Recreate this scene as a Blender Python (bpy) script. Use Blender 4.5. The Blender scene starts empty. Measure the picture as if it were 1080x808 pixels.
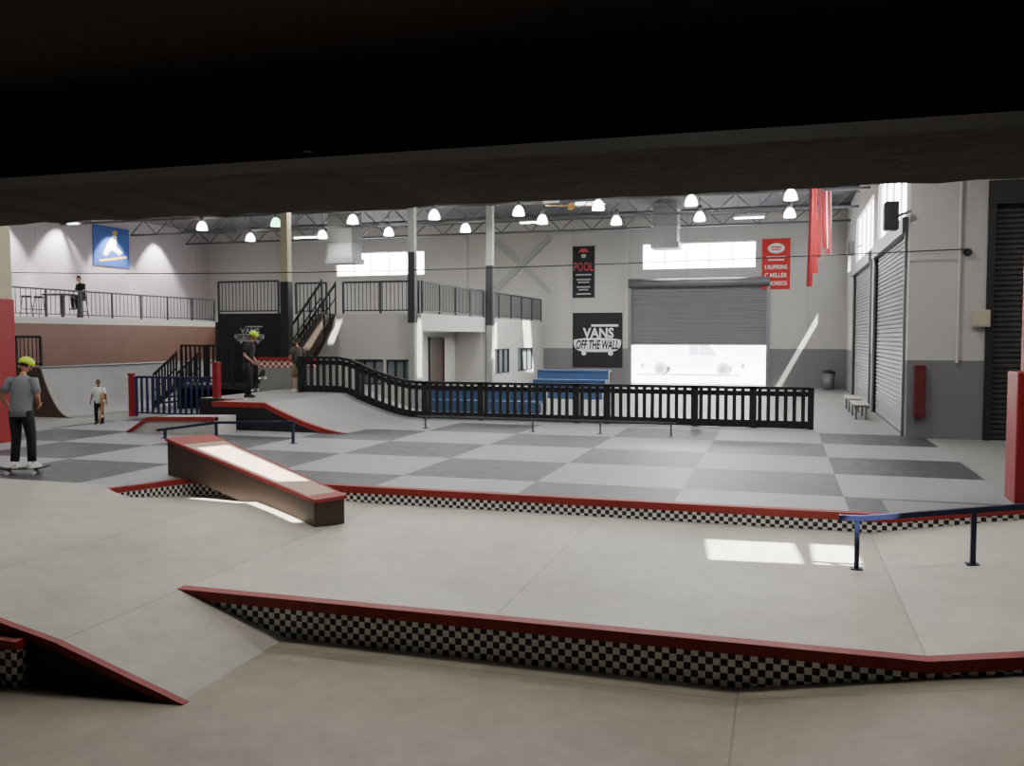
import bpy, bmesh, math, random
from mathutils import Vector, Matrix, Euler, geometry
random.seed(3)
S = bpy.context.scene
COL = S.collection
V = Vector
ZV = V((0, 0, 1))
# ------------------------------------------------------------------ camera model
F = 934.0; HOR = 356.0
TH = math.atan((404 - HOR) / F); PSI = math.radians(16.84)
ZP, ZU, CZ = .315, .545, 2.745
FH = V((-math.sin(PSI), math.cos(PSI), 0)); RT = V((math.cos(PSI), math.sin(PSI), 0))
FW = FH * math.cos(TH) - ZV * math.sin(TH); UP = ZV * math.cos(TH) + FH * math.sin(TH)
CAMP = V((0, 0, CZ))
def ray(px, py): return FW + RT * ((px - 540) / F) + UP * ((404 - py) / F)
def PZ(px, py, z): r = ray(px, py); return CAMP + r * ((z - CZ) / r.z)
def PY(px, py, y): r = ray(px, py); return CAMP + r * (y / r.y)
def PX(px, py, x): r = ray(px, py); return CAMP + r * (x / r.x)
cam = bpy.data.cameras.new('camera'); co = bpy.data.objects.new('camera', cam); COL.objects.link(co)
cam.sensor_width = 36; cam.sensor_fit = 'HORIZONTAL'; cam.lens = F / 1080 * 36; cam.clip_start = .05; cam.clip_end = 300
m3 = Matrix((RT, UP, -FW)).transposed(); co.matrix_world = Matrix.Translation(CAMP) @ m3.to_4x4()
S.camera = co

# ------------------------------------------------------------------ materials
def lin(c):
    return tuple(((x / 255) / 12.92 if x / 255 <= .04045 else ((x / 255 + .055) / 1.055) ** 2.4) for x in c) + (1,)
def newmat(name):
    m = bpy.data.materials.new(name); m.use_nodes = True
    return m, m.node_tree, m.node_tree.nodes['Principled BSDF']
def node(nt, t, **k):
    n = nt.nodes.new(t)
    for a, b in k.items(): setattr(n, a, b)
    return n
def mth(nt, op, a, b=None):
    n = node(nt, 'ShaderNodeMath', operation=op)
    for i, x in enumerate((a, b)):
        if x is None: continue
        if isinstance(x, (int, float)): n.inputs[i].default_value = x
        else: nt.links.new(x, n.inputs[i])
    return n.outputs[0]
def mixc(nt, fac, a, b):
    n = node(nt, 'ShaderNodeMix', data_type='RGBA')
    for i, x in ((0, fac), (6, a), (7, b)):
        if isinstance(x, (int, float, tuple)): n.inputs[i].default_value = x
        else: nt.links.new(x, n.inputs[i])
    return n.outputs[2]
def noise(nt, vec, scale, detail=4, rough=.6):
    n = node(nt, 'ShaderNodeTexNoise'); n.inputs['Scale'].default_value = scale; n.inputs['Detail'].default_value = detail
    n.inputs['Roughness'].default_value = rough
    if vec: nt.links.new(vec, n.inputs['Vector'])
    return n.outputs['Fac']
def mat(name, c, rough=.6, metal=0, var=.12, scale=6, bump=0, emit=0, coat=0):
    m, nt, b = newmat(name)
    tc = node(nt, 'ShaderNodeTexCoord')
    f = noise(nt, tc.outputs['Object'], scale)
    c0 = lin(c)
    dk = tuple(x * (1 - var) for x in c0[:3]) + (1,); lt = tuple(min(1, x * (1 + var)) for x in c0[:3]) + (1,)
    o = mixc(nt, f, dk, lt); nt.links.new(o, b.inputs['Base Color'])
    b.inputs['Roughness'].default_value = rough; b.inputs['Metallic'].default_value = metal
    if emit: nt.links.new(o, b.inputs['Emission Color']); b.inputs['Emission Strength'].default_value = emit
    if bump:
        bp = node(nt, 'ShaderNodeBump'); bp.inputs['Strength'].default_value = bump; bp.inputs['Distance'].default_value = .02
        nt.links.new(noise(nt, tc.outputs['Object'], scale * 6), bp.inputs['Height']); nt.links.new(bp.outputs[0], b.inputs['Normal'])
    return m
def concrete(name, c, seams=(), rough=.5, var=.25):
    m, nt, b = newmat(name)
    g = node(nt, 'ShaderNodeNewGeometry'); pos = g.outputs['Position']
    f1 = noise(nt, pos, .55, 6, .65); f2 = noise(nt, pos, 3.5, 6, .7); f3 = noise(nt, pos, 40, 2)
    f = mth(nt, 'ADD', mth(nt, 'MULTIPLY', f1, .55), mth(nt, 'ADD', mth(nt, 'MULTIPLY', f2, .33), mth(nt, 'MULTIPLY', f3, .12)))
    f = mth(nt, 'MULTIPLY', mth(nt, 'SUBTRACT', f, .32), 2.7)
    cl = node(nt, 'ShaderNodeClamp'); nt.links.new(f, cl.inputs[0])
    c0 = lin(c); dk = tuple(x * (1 - var) for x in c0[:3]) + (1,); lt = tuple(min(1, x * (1 + var * .5)) for x in c0[:3]) + (1,)
    o = mixc(nt, cl.outputs[0], dk, lt)
    if seams:
        sp = node(nt, 'ShaderNodeSeparateXYZ'); nt.links.new(pos, sp.inputs[0]); acc = None
        for ax, v in seams:
            k = mth(nt, 'LESS_THAN', mth(nt, 'ABSOLUTE', mth(nt, 'SUBTRACT', sp.outputs[ax], v)), .009)
            acc = k if acc is None else mth(nt, 'MAXIMUM', acc, k)
        o = mixc(nt, mth(nt, 'MULTIPLY', acc, .5), o, tuple(x * .35 for x in c0[:3]) + (1,))
    nt.links.new(o, b.inputs['Base Color'])
    nt.links.new(mth(nt, 'ADD', mth(nt, 'MULTIPLY', f2, .25), rough - .12), b.inputs['Roughness'])
    bp = node(nt, 'ShaderNodeBump'); bp.inputs['Strength'].default_value = .15; bp.inputs['Distance'].default_value = .01
    nt.links.new(f3, bp.inputs['Height']); nt.links.new(bp.outputs[0], b.inputs['Normal'])
    return m
def checks(name, s, a, c):
    m, nt, b = newmat(name)
    g = node(nt, 'ShaderNodeNewGeometry')
    sp = node(nt, 'ShaderNodeSeparateXYZ'); nt.links.new(g.outputs['Position'], sp.inputs[0])
    xy = mth(nt, 'ADD', sp.outputs[0], sp.outputs[1])
    t = mth(nt, 'ADD', mth(nt, 'FLOOR', mth(nt, 'DIVIDE', xy, s)), mth(nt, 'FLOOR', mth(nt, 'DIVIDE', mth(nt, 'SUBTRACT', sp.outputs[2], .005), s)))
    p = mth(nt, 'FLOORED_MODULO', t, 2)
    f = noise(nt, g.outputs['Position'], 8)
    o = mixc(nt, p, lin(a), lin(c)); o = mixc(nt, mth(nt, 'MULTIPLY', f, .08), o, lin((70, 70, 70)))
    nt.links.new(o, b.inputs['Base Color']); b.inputs['Roughness'].default_value = .4
    return m
def floor_paint():
    m, nt, b = newmat('painted_floor')
    g = node(nt, 'ShaderNodeNewGeometry'); pos = g.outputs['Position']
    sp = node(nt, 'ShaderNodeSeparateXYZ'); nt.links.new(pos, sp.inputs[0]); x, y = sp.outputs[0], sp.outputs[1]
    t = mth(nt, 'ADD', mth(nt, 'FLOOR', mth(nt, 'DIVIDE', mth(nt, 'SUBTRACT', x, .87), 2.2)), mth(nt, 'FLOOR', mth(nt, 'DIVIDE', mth(nt, 'SUBTRACT', y, 15.1), 2.13)))
    p = mth(nt, 'FLOORED_MODULO', t, 2)
    f1 = noise(nt, pos, .7, 6); f2 = noise(nt, pos, 5, 5)
    o = mixc(nt, p, lin((50, 53, 63)), lin((148, 150, 154)))
    msk = mth(nt, 'MULTIPLY', mth(nt, 'LESS_THAN', x, 3.07), mth(nt, 'MULTIPLY', mth(nt, 'GREATER_THAN', x, -17), mth(nt, 'LESS_THAN', y, 21.49)))
    o = mixc(nt, msk, lin((146, 145, 142)), o)
    o = mixc(nt, mth(nt, 'MULTIPLY', mth(nt, 'LESS_THAN', y, 10.84), mth(nt, 'LESS_THAN', x, -8)), o, lin((176, 171, 160)))
    o = mixc(nt, mth(nt, 'MULTIPLY', mth(nt, 'ADD', f1, mth(nt, 'MULTIPLY', f2, .5)), .17), o, lin((104, 103, 102)))
    nt.links.new(o, b.inputs['Base Color'])
    nt.links.new(mth(nt, 'ADD', mth(nt, 'MULTIPLY', f2, .25), .32), b.inputs['Roughness'])
    return m
def wall_paint(name, up, lo, split):
    m, nt, b = newmat(name)
    g = node(nt, 'ShaderNodeNewGeometry'); pos = g.outputs['Position']
    sp = node(nt, 'ShaderNodeSeparateXYZ'); nt.links.new(pos, sp.inputs[0])
    o = mixc(nt, mth(nt, 'GREATER_THAN', sp.outputs[2], split), lin(lo), lin(up))
    f = noise(nt, pos, 1.2, 6); o = mixc(nt, mth(nt, 'MULTIPLY', f, .25), o, lin((110, 106, 98)))
    j = mth(nt, 'LESS_THAN', mth(nt, 'FLOORED_MODULO', mth(nt, 'ADD', sp.outputs[0], mth(nt, 'MULTIPLY', sp.outputs[1], 1)), 5.2), .03)
    o = mixc(nt, mth(nt, 'MULTIPLY', j, .35), o, lin((80, 78, 75)))
    nt.links.new(o, b.inputs['Base Color']); b.inputs['Roughness'].default_value = .8
    return m
M = dict(
    near=concrete('near_floor_concrete', (160, 149, 130), seams=((0, -.28), (1, 6.9)), var=.4),
    pad=concrete('pad_concrete', (196, 191, 178), seams=((0, -2.35), (0, 1.1)), var=.34),
    bank=concrete('bank_concrete', (182, 176, 162), seams=((0, -5.5), (0, -6.9)), var=.4),
    grey=concrete('grey_concrete', (140, 140, 138)), pipe=concrete('quarter_pipe_surface', (148, 147, 146)),
    upper=floor_paint(),
    chk=checks('black_white_checks', .058, (14, 14, 15), (242, 242, 240)),
    chkred=checks('red_white_checks', .1, (150, 40, 38), (215, 205, 200)),
    red=mat('red_paint', (142, 38, 34), .55, var=.3), redpad=mat('red_vinyl', (142, 22, 30), .5, var=.15), maroon=mat('maroon_paint', (92, 22, 26), .5),
    black=mat('black_paint', (24, 24, 27), .5, var=.3), blackw=mat('black_wood', (18, 18, 20), .55, var=.4, scale=12),
    dark=mat('brown_side_wood', (62, 45, 36), .6, var=.5, scale=3), stairw=mat('stair_side_wood', (70, 62, 56), .6, var=.3, scale=3),
    blue=mat('navy_metal_barrier', (34, 41, 82), .4, .2), navy=mat('navy_rail', (30, 36, 70), .45, .2), bluebench=mat('blue_bench', (56, 84, 124), .65),
    white=mat('white_paint', (184, 182, 177), .7, var=.06, scale=2), cream=mat('cream_column', (176, 166, 140), .7), palecol=mat('pale_grey_column', (156, 156, 150), .7),
    wallw=wall_paint('hall_wall_paint', (184, 182, 178), (112, 112, 113), 2.25), walll=wall_paint('left_wall_paint', (176, 168, 170), (164, 156, 156), 3),
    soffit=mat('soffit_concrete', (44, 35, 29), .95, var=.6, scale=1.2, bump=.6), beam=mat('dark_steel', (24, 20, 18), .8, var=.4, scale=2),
    brown=mat('brown_plywood', (108, 78, 66), .5, var=.25, scale=1.5), brownd=mat('dark_brown_wood', (66, 46, 38), .6, var=.3, scale=4),
    steel=mat('grey_steel', (120, 122, 124), .45, .5), railg=mat('dull_grey_rail', (82, 84, 92), .5, .3), rail=mat('dark_railing', (52, 54, 58), .5, .3),
    shutter=mat('shutter_steel', (120, 122, 126), .5, .2, var=.1), shutterd=mat('dark_shutter', (66, 64, 64), .6, .2),
    ceil=mat('dark_ceiling', (80, 80, 84), .9), truss=mat('truss_steel', (84, 84, 88), .7),
    pane=mat('frosted_daylight_pane', (248, 250, 255), .5, var=.02, emit=28), paner=mat('frosted_side_pane', (248, 250, 255), .5, var=.02, emit=12), lampg=mat('glowing_lamp_shade', (255, 252, 240), .5, var=.01, emit=26),
    lampgreen=mat('greenish_lamp_shade', (150, 255, 200), .5, var=.01, emit=8),
    ground=mat('sunlit_ground', (225, 223, 218), .9), truckw=mat('truck_paint', (232, 234, 236), .5), glass=mat('grey_blue_glass', (150, 162, 176), .4), tyre=mat('glare_paled_tyre', (150, 150, 152), .8),  # truck paint, glass and tyre colours paled to imitate outdoor glare
    gdark=mat('pale_grey_window_glass', (128, 136, 142), .25),
    duct=mat('duct_metal', (138, 142, 140), .5, .4), tan=mat('tan_metal', (200, 150, 70), .5), skin=mat('skin', (176, 128, 104), .6, var=.06), skind=mat('skin_dark', (120, 84, 66), .6, var=.06),
    lime=mat('lime_helmet', (190, 230, 30), .3, var=.04), tee=mat('grey_tshirt', (120, 124, 130), .85, var=.15), wtee=mat('white_tshirt', (225, 225, 225), .85), btee=mat('black_tshirt', (26, 26, 30), .85), dtee=mat('dark_grey_tshirt', (66, 62, 60), .85),
    pants=mat('black_trousers', (22, 21, 26), .85), khaki=mat('khaki_shorts', (128, 112, 84), .85), shoe=mat('white_shoes', (220, 218, 212), .6), shoeb=mat('black_shoes', (30, 30, 30), .6),
    hair=mat('dark_hair', (28, 20, 16), .6), eye=mat('eye_white', (235, 235, 232), .3), mouth=mat('lips', (140, 80, 72), .6),
    deckw=mat('board_maple', (160, 110, 70), .5), grip=mat('griptape', (22, 22, 22), .95), wheel=mat('white_wheel', (225, 222, 210), .5),
    banner=mat('black_banner', (16, 16, 18), .7), ink=mat('white_ink', (228, 228, 226), .7, var=.03), inkd=mat('dim_ink', (160, 162, 162), .7, var=.05), pink=mat('pink_ink', (190, 62, 82), .7), redb=mat('red_banner', (190, 44, 42), .75), redd=mat('dark_red_pennant', (142, 26, 34), .8, var=.4, scale=4), posterb=mat('poster_blue', (44, 78, 148), .6, var=.35, scale=1.5),
    yellow=mat('poster_yellow', (214, 180, 90), .6), beige=mat('beige_box', (176, 168, 146), .6), pale=mat('worn_tan_top', (172, 148, 130), .6, var=.35, scale=3),
    scuff=mat('scuffed_pale_face', (176, 172, 166), .6, var=.4, scale=3),
)

# ------------------------------------------------------------------ mesh builder
class MB:
    def __init__(s): s.v = []; s.f = []
    def add(s, v, f):
        n = len(s.v); s.v += [V(p) for p in v]; s.f += [tuple(i + n for i in q) for q in f]; return s
    def box(s, x0, x1, y0, y1, z0, z1):
        return s.add([(x0, y0, z0), (x1, y0, z0), (x1, y1, z0), (x0, y1, z0), (x0, y0, z1), (x1, y0, z1), (x1, y1, z1), (x0, y1, z1)],
                     [(0, 3, 2, 1), (4, 5, 6, 7), (0, 1, 5, 4), (1, 2, 6, 5), (2, 3, 7, 6), (3, 0, 4, 7)])
    def bar(s, p, q, w, h, up=ZV):
        p, q = V(p), V(q); d = (q - p).normalized(); a = d.cross(up)
        if a.length < 1e-4: a = d.cross(V((1, 0, 0)))
        a.normalize(); b = a.cross(d).normalized(); a *= w / 2; b *= h / 2
        return s.add([p - a - b, p + a - b, p + a + b, p - a + b, q - a - b, q + a - b, q + a + b, q - a + b],
                     [(0, 1, 2, 3), (7, 6, 5, 4), (0, 4, 5, 1), (1, 5, 6, 2), (2, 6, 7, 3), (3, 7, 4, 0)])
    def tube(s, pts, r, n=8):
        pts = [V(p) for p in pts]; rs = r if isinstance(r, (list, tuple)) else [r] * len(pts)
        vs = []; fs = []; prev = None
        for i, p in enumerate(pts):
            d = (pts[min(i + 1, len(pts) - 1)] - pts[max(i - 1, 0)]).normalized()
            a = d.cross(ZV) if prev is None else prev - d * prev.dot(d)
            if a.length < 1e-4: a = d.cross(V((1, 0, 0)))
            a.normalize(); prev = a; b = d.cross(a)
            for k in range(n):
                t = 2 * math.pi * k / n; vs.append(p + (a * math.cos(t) + b * math.sin(t)) * rs[i])
        for i in range(len(pts) - 1):
            for k in range(n): fs.append((i * n + k, i * n + (k + 1) % n, (i + 1) * n + (k + 1) % n, (i + 1) * n + k))
        fs.append(tuple(range(n))[::-1]); fs.append(tuple((len(pts) - 1) * n + k for k in range(n)))
        return s.add(vs, fs)
    def loft(s, rings):
        n = len(rings[0]); vs = [p for r in rings for p in r]; fs = []
        for i in range(len(rings) - 1):
            for k in range(n): fs.append((i * n + k, i * n + (k + 1) % n, (i + 1) * n + (k + 1) % n, (i + 1) * n + k))
        fs.append(tuple(range(n))[::-1]); fs.append(tuple((len(rings) - 1) * n + k for k in range(n)))
        return s.add(vs, fs)
    def prism(s, poly, ext):
        n = len(poly); e = V(ext); a = [V(p) for p in poly]
        return s.add(a + [p + e for p in a], [tuple(range(n))[::-1], tuple(range(n, 2 * n))] + [(i, (i + 1) % n, n + (i + 1) % n, n + i) for i in range(n)])
    def lathe(s, prof, c, n=16):
        return s.loft([[V(c) + V((r * math.cos(2 * math.pi * k / n), r * math.sin(2 * math.pi * k / n), z)) for k in range(n)] for r, z in prof])
    def ell(s, c, rx, ry, rz, n=12, m=8, fn=None, mx=None):
        rings = []
        for i in range(m + 1):
            ph = -math.pi / 2 + math.pi * (i + .02) / (m + .04)
            ring = []
            for k in range(n):
                t = 2 * math.pi * k / n
                p = V((math.cos(ph) * math.cos(t), math.cos(ph) * math.sin(t), math.sin(ph)))
                if fn: p = fn(p)
                p = V((p.x * rx, p.y * ry, p.z * rz))
                if mx: p = mx @ p
                ring.append(V(c) + p)
            rings.append(ring)
        return s.loft(rings)
ORG = {}
def build(name, mb, m, parent=None, smooth=False, bevel=0, local=False, mats=None, recalc=True):
    o0 = V((0, 0, 0)) if (parent is None or local) else ORG[parent]
    me = bpy.data.meshes.new(name); me.from_pydata([tuple(p - o0) for p in mb.v], [], mb.f); me.update()
    if recalc:
        bm = bmesh.new(); bm.from_mesh(me); bmesh.ops.recalc_face_normals(bm, faces=bm.faces); bm.to_mesh(me); bm.free()
    me.materials.append(m)
    for p in me.polygons: p.use_smooth = smooth
    o = bpy.data.objects.new(name, me); COL.objects.link(o)
    if parent is not None: o.parent = parent
    ORG[o] = o0
    if bevel:
        b = o.modifiers.new('bevel', 'BEVEL'); b.width = bevel; b.segments = 2; b.limit_method = 'ANGLE'
    return o
def tag(o, label, cat, group=None):
    o['label'] = label; o['category'] = cat
    if group: o['group'] = group
    return o
def thing(name, label, cat, loc, group=None, rz=0):
    o = bpy.data.objects.new(name, None); COL.objects.link(o); o.location = loc; o.rotation_euler = (0, 0, rz); o.empty_display_size = .2
    ORG[o] = V(loc); return tag(o, label, cat, group)
def struct(name, mb, m, **k):
    o = build(name, mb, m, **k); o['kind'] = 'structure'; return o
def sweep(path, out, e, w, t, h):
    out = V(out); mb = MB()
    rings = [[V(p) + out * e + ZV * t, V(p) + out * e - ZV * h, V(p) - out * w - ZV * h, V(p) - out * w + ZV * t] for p in path]
    return mb.loft(rings)
def wall_cells(ulo, uhi, zlo, zhi, holes):
    us = sorted({ulo, uhi} | {h[0] for h in holes} | {h[1] for h in holes}); zs = sorted({zlo, zhi} | {h[2] for h in holes} | {h[3] for h in holes})
    for a, b in zip(us, us[1:]):
        for c, d in zip(zs, zs[1:]):
            u, z = (a + b) / 2, (c + d) / 2
            if not any(h[0] < u < h[1] and h[2] < z < h[3] for h in holes): yield a, b, c, d
_tc = {}
def txt(s, bold=0, shear=0):
    key = (s, bold, shear)
    if key in _tc: return _tc[key]
    cu = bpy.data.curves.new('t', 'FONT'); cu.body = s; cu.resolution_u = 3; cu.offset = bold; cu.shear = shear; ob = bpy.data.objects.new('t', cu); COL.objects.link(ob)
    dg = bpy.context.evaluated_depsgraph_get(); me = bpy.data.meshes.new_from_object(ob.evaluated_get(dg))
    vs = [v.co.copy() for v in me.vertices]; fs = [tuple(p.vertices) for p in me.polygons]
    x0, x1 = min(v.x for v in vs), max(v.x for v in vs); y0, y1 = min(v.y for v in vs), max(v.y for v in vs)
    vs = [((v.x - x0) / (x1 - x0) - .5, (v.y - y0) / (y1 - y0) - .5) for v in vs]
    bpy.data.objects.remove(ob); bpy.data.meshes.remove(me); _tc[key] = (vs, fs); return _tc[key]
class Plane:
    def __init__(s, c, right, nrm): s.c = V(c); s.r = V(right); s.n = V(nrm)
    def p(s, u, v, d=0): return s.c + s.r * u + ZV * v + s.n * d
    def text(s, mb, t, u, v, w, h, d, bold=0, shear=0):
        vs, fs = txt(t, bold, shear)
        mb.add([s.p(u + a * w, v + b * h, d) for a, b in vs], fs)
    def poly(s, mb, pts, d, th=.004):
        mb.prism([s.p(u, v, d - th) for u, v in pts], s.n * th)

# ------------------------------------------------------------------ floors and ramps
XL, XR, XD, YB, YC = -29.0, 14.0, 2.66, 40.5, 21.05
Y1, Y2, Y0 = 7.15, 11.75, 5.6           # pad front, pad back, bank front
ZF = -.045
def znear(x): return ZF if x < -.3 else min((x + .3) * .165 + ZF, .5)
def zpad(x): return ZP if x < 1.1 else min(ZP + (x - 1.1) * .16, ZP + .34)
def zup(x): return ZU if x < 1.34 else min(ZU + (x - 1.34) * .135, ZU + .3)
mb = MB()
for a, b in ((-28.95, -.3), (-.3, 3.0), (3.0, 13.95)):
    mb.add([(a, -3, znear(a)), (b, -3, znear(b)), (b, Y1 + .02, znear(b)), (a, Y1 + .02, znear(a))], [(0, 1, 2, 3)])
struct('floor_front', mb, M['near'])
mb = MB()
def flat(x0, x1, y0, y1, z=ZU): mb.add([(x0, y0, z), (x1, y0, z), (x1, y1, z), (x0, y1, z)], [(0, 1, 2, 3)])
flat(-9.3, XR, Y2, YC); flat(-9.3, XD, YC, YB + .2); flat(XL, -9.3, Y0, YB + .2)
NA, NB = V((-9.3, 10.55, 0)), V((-8.75, Y2, 0))
mb.add([(NA.x, NA.y, ZU), (NB.x, NB.y, ZU), (-9.3, Y2, ZU)], [(0, 1, 2)])
fl = struct('floor', mb, M['upper'])
mb = MB()
mb.add([(NA.x, NA.y, .2), (NB.x, NB.y, .2), (NB.x, NB.y, ZU), (NA.x, NA.y, ZU)], [(0, 1, 2, 3)])
xs = [NB.x, 1.34, 3.52, 13.9]
for a, b in zip(xs, xs[1:]): mb.add([(a, Y2, .15), (b, Y2, .15), (b, Y2, zup(b)), (a, Y2, zup(a))], [(0, 1, 2, 3)])
build('riser', mb, M['chk'], fl, recalc=False)
mb = sweep([(x, Y2, zup(x)) for x in xs], (0, -1, 0), .015, .13, .008, .09)
c2 = sweep([(NA.x, NA.y, ZU), (NB.x, NB.y, ZU)], V((.92, -.38, 0)), .015, .1, .008, .07); mb.add(c2.v, c2.f)
build('coping', mb, M['red'], fl)
mb = MB(); mb.add([(1.34, Y2 + .01, ZU + .001), (3.52, Y2 + .01, zup(3.52)), (13.9, Y2 + .01, zup(14)), (13.9, Y2 + 1.1, ZU + .001), (3.52, Y2 + 1.1, ZU + .001), (1.34, Y2 + 1.1, ZU + .001)], [(0, 1, 4, 5), (1, 2, 3, 4)])
build('edge_ramp', mb, M['grey'], fl)

XF0, XK = -4.36, -5.5
PB_ = [(XF0, ZF), (XK, ZP), (-6.9, .595), (-9.3, ZU)]
def zb(x):
    if x >= XF0: return ZF
    for (a, za), (b, z2) in zip(PB_, PB_[1:]):
        if x >= b: return za + (z2 - za) * (a - x) / (a - b)
    return ZU
def sm(t): t = max(0, min(1, t)); return t
def zbank(x, y): return zb(x) - .29 * sm((y - 9.6) / 2.1) * sm((XK - x) / 1.6) * sm((x + 9.3) / .35 if y < 10.55 else 1)
bk = thing('bank_ramp', 'pale concrete bank sloping down to the front floor beside the sloping ledge', 'ramp', (-6.5, 7, 0))
mb = MB()
def grid(x0, x1, y0, y1, nx, ny):
    vs = [(x0 + (x1 - x0) * i / nx, y0 + (y1 - y0) * j / ny) for j in range(ny + 1) for i in range(nx + 1)]
    mb.add([(x, y, zbank(x, y)) for x, y in vs], [(j * (nx + 1) + i, j * (nx + 1) + i + 1, (j + 1) * (nx + 1) + i + 1, (j + 1) * (nx + 1) + i) for j in range(ny) for i in range(nx)])
grid(-9.3, -6.9, Y0, Y1, 4, 2); grid(-6.9, XK, Y0, Y1, 4, 2); grid(XK, XF0, Y0, Y1, 2, 2)
for ya, yb, n_ in ((Y1, 9.6, 2), (9.6, Y2, 14)): grid(-9.3, -6.9, ya, yb, 20, n_); grid(-6.9, XK, ya, yb, 10, n_)
build('surface', mb, M['bank'], bk, smooth=False, recalc=False)
mb = MB(); px = [p[0] for p in PB_] + [-28.9]
for a, b in zip(px, px[1:]): mb.add([(a, Y0, ZF - .01), (a, Y0, zb(a)), (b, Y0, zb(b)), (b, Y0, ZF - .01)], [(0, 1, 2, 3)])
build('side', mb, M['black'], bk)
build('coping', sweep([(x, Y0, zb(x)) for x in [XF0 + .06] + px[1:]], (0, -1, 0), .02, .05, .008, .055), M['red'], bk)
e = PY(17, 700, Y0 - .12)
sb = thing('step_block', 'small red topped checkered block at the left frame edge below the bank', 'block', (e.x - .5, Y0 - .1, ZF))
zt = PY(10, 676, Y0 - .12).z
build('body', MB().box(e.x - 1.2, e.x, Y0 - .12, Y0 - .025, ZF, zt - .07), M['chk'], sb); build('top', MB().box(e.x - 1.22, e.x + .01, Y0 - .13, Y0 - .025, zt - .07, zt), M['red'], sb)

pd = thing('skate_pad', 'wide pale concrete pad with red edge and checkered front', 'ramp', (-2, 9.4, 0))
mb = MB(); xs = [XK, 1.1, 3.0, 13.9]
for a, b in zip(xs, xs[1:]): mb.add([(a, Y1, zpad(a)), (b, Y1, zpad(b)), (b, Y2 + .005, zpad(b)), (a, Y2 + .005, zpad(a))], [(0, 1, 2, 3)])
build('surface', mb, M['pad'], pd)
mb = MB()
for a, b in zip(xs, xs[1:]): mb.add([(a, Y1, ZF - .02), (b, Y1, ZF - .02), (b, Y1, zpad(b)), (a, Y1, zpad(a))], [(0, 1, 2, 3)])
build('riser', mb, M['chk'], pd)
build('coping', sweep([(x, Y1, zpad(x)) for x in [XK - .06] + xs[1:]], (0, -1, 0), .02, .11, .009, .085), M['red'], pd)

# sloping ledge on the bank (slightly wider at its upper end)
A = PZ(330, 557, .33); B = PZ(176, 501, .555); A.z = B.z = 0; ax = (B - A).normalized(); pw = V((-ax.y, ax.x, 0)) * -1
if pw.y < 0: pw = -pw
lg = thing('grind_ledge', 'brown sided sloping grind ledge with worn tan top and red edges on the bank', 'ledge', (-7.3, 10.9, .45))
def ztop(t): return .70 + (1.14 - .70) * t
L = (B - A).length
def wid(t): return .50 + .30 * t
def lp(t, w, z): return A + ax * (L * t) + pw * w + ZV * z
def sideprism(pts, f0, f1):
    n = len(pts); a = [lp(t, f0(t), z) for t, z in pts]; b = [lp(t, f1(t), z) for t, z in pts]
    return MB().add(a + b, [tuple(range(n))[::-1], tuple(range(n, 2 * n))] + [(i, (i + 1) % n, n + (i + 1) % n, n + i) for i in range(n)])
prof = [(0, .29), (.15, .31), (.7, .53), (.8, .55), (1, .55), (1, ztop(1) - .04), (0, ztop(0) - .04)]
build('body', sideprism(prof, lambda t: .02, lambda t: wid(t) - .02), M['dark'], lg)
def slab(t0, t1, h0, h1): return [(t0, ztop(t0) - h1), (t1, ztop(t1) - h1), (t1, ztop(t1) - h0), (t0, ztop(t0) - h0)]
mb = MB()
for s_ in (sideprism(slab(-.012, 1.01, 0, .045), lambda t: 0, lambda t: .04), sideprism(slab(-.012, 1.01, 0, .045), lambda t: wid(t) - .04, wid), sideprism(slab(-.012, .04, 0, .045), lambda t: .04, lambda t: wid(t) - .04), sideprism(slab(.88, 1.01, 0, .045), lambda t: .04, lambda t: wid(t) - .04)): mb.add(s_.v, s_.f)
build('rim', mb, M['red'], lg)
build('top', sideprism(slab(.04, .88, .003, .045), lambda t: .04, lambda t: wid(t) - .04), M['pale'], lg)

def grind_rail(label, pts, posts, base, w=.055, m='blue'):
    t = thing('grind_rail', label, 'rail', (posts[0][0], posts[0][1], base(posts[0][0])))
    mb = MB()
    for p, q in zip(pts, pts[1:]): mb.bar(p, q, w, w)
    build('bar', mb, M[m], t)
    for x, y, z in posts:
        m2 = MB().box(x - w * .44, x + w * .44, y - w * .44, y + w * .44, base(x) + .012, z); build('post', m2, M[m], t)
        build('foot_plate', MB().box(x - .06, x + .06, y - .06, y + .06, base(x) - .002, base(x) + .012), M[m], t)
    return t
grind_rail('dark blue square grind rail rising over the right end of the pale pad', [(.62, 9.85, .85), (.84, 9.85, .855), (1.88, 9.85, 1.0), (3.3, 9.85, 1.2)], [(.8, 9.85, .84), (1.9, 9.85, .99), (3.1, 9.85, 1.16)], zpad, m='navy')
u0 = lambda x: ZU
grind_rail('dark blue kinked grind rail in front of the red edged platform', [(-13.0, 16.2, .72), (-11.5, 16.2, .93), (-9.6, 16.2, .99)], [(-12.8, 16.2, .74), (-11.5, 16.2, .92), (-9.65, 16.2, .98)], u0, m='navy')
grind_rail('long low grey flat rail in front of the black picket fence', [(-8.4, 19.85, .84), (-2.2, 19.85, .84)], [(-8.2, 19.85, .82), (-5.5, 19.85, .82), (-3.9, 19.85, .82), (-2.3, 19.85, .82)], u0, .04, 'railg')

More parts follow.
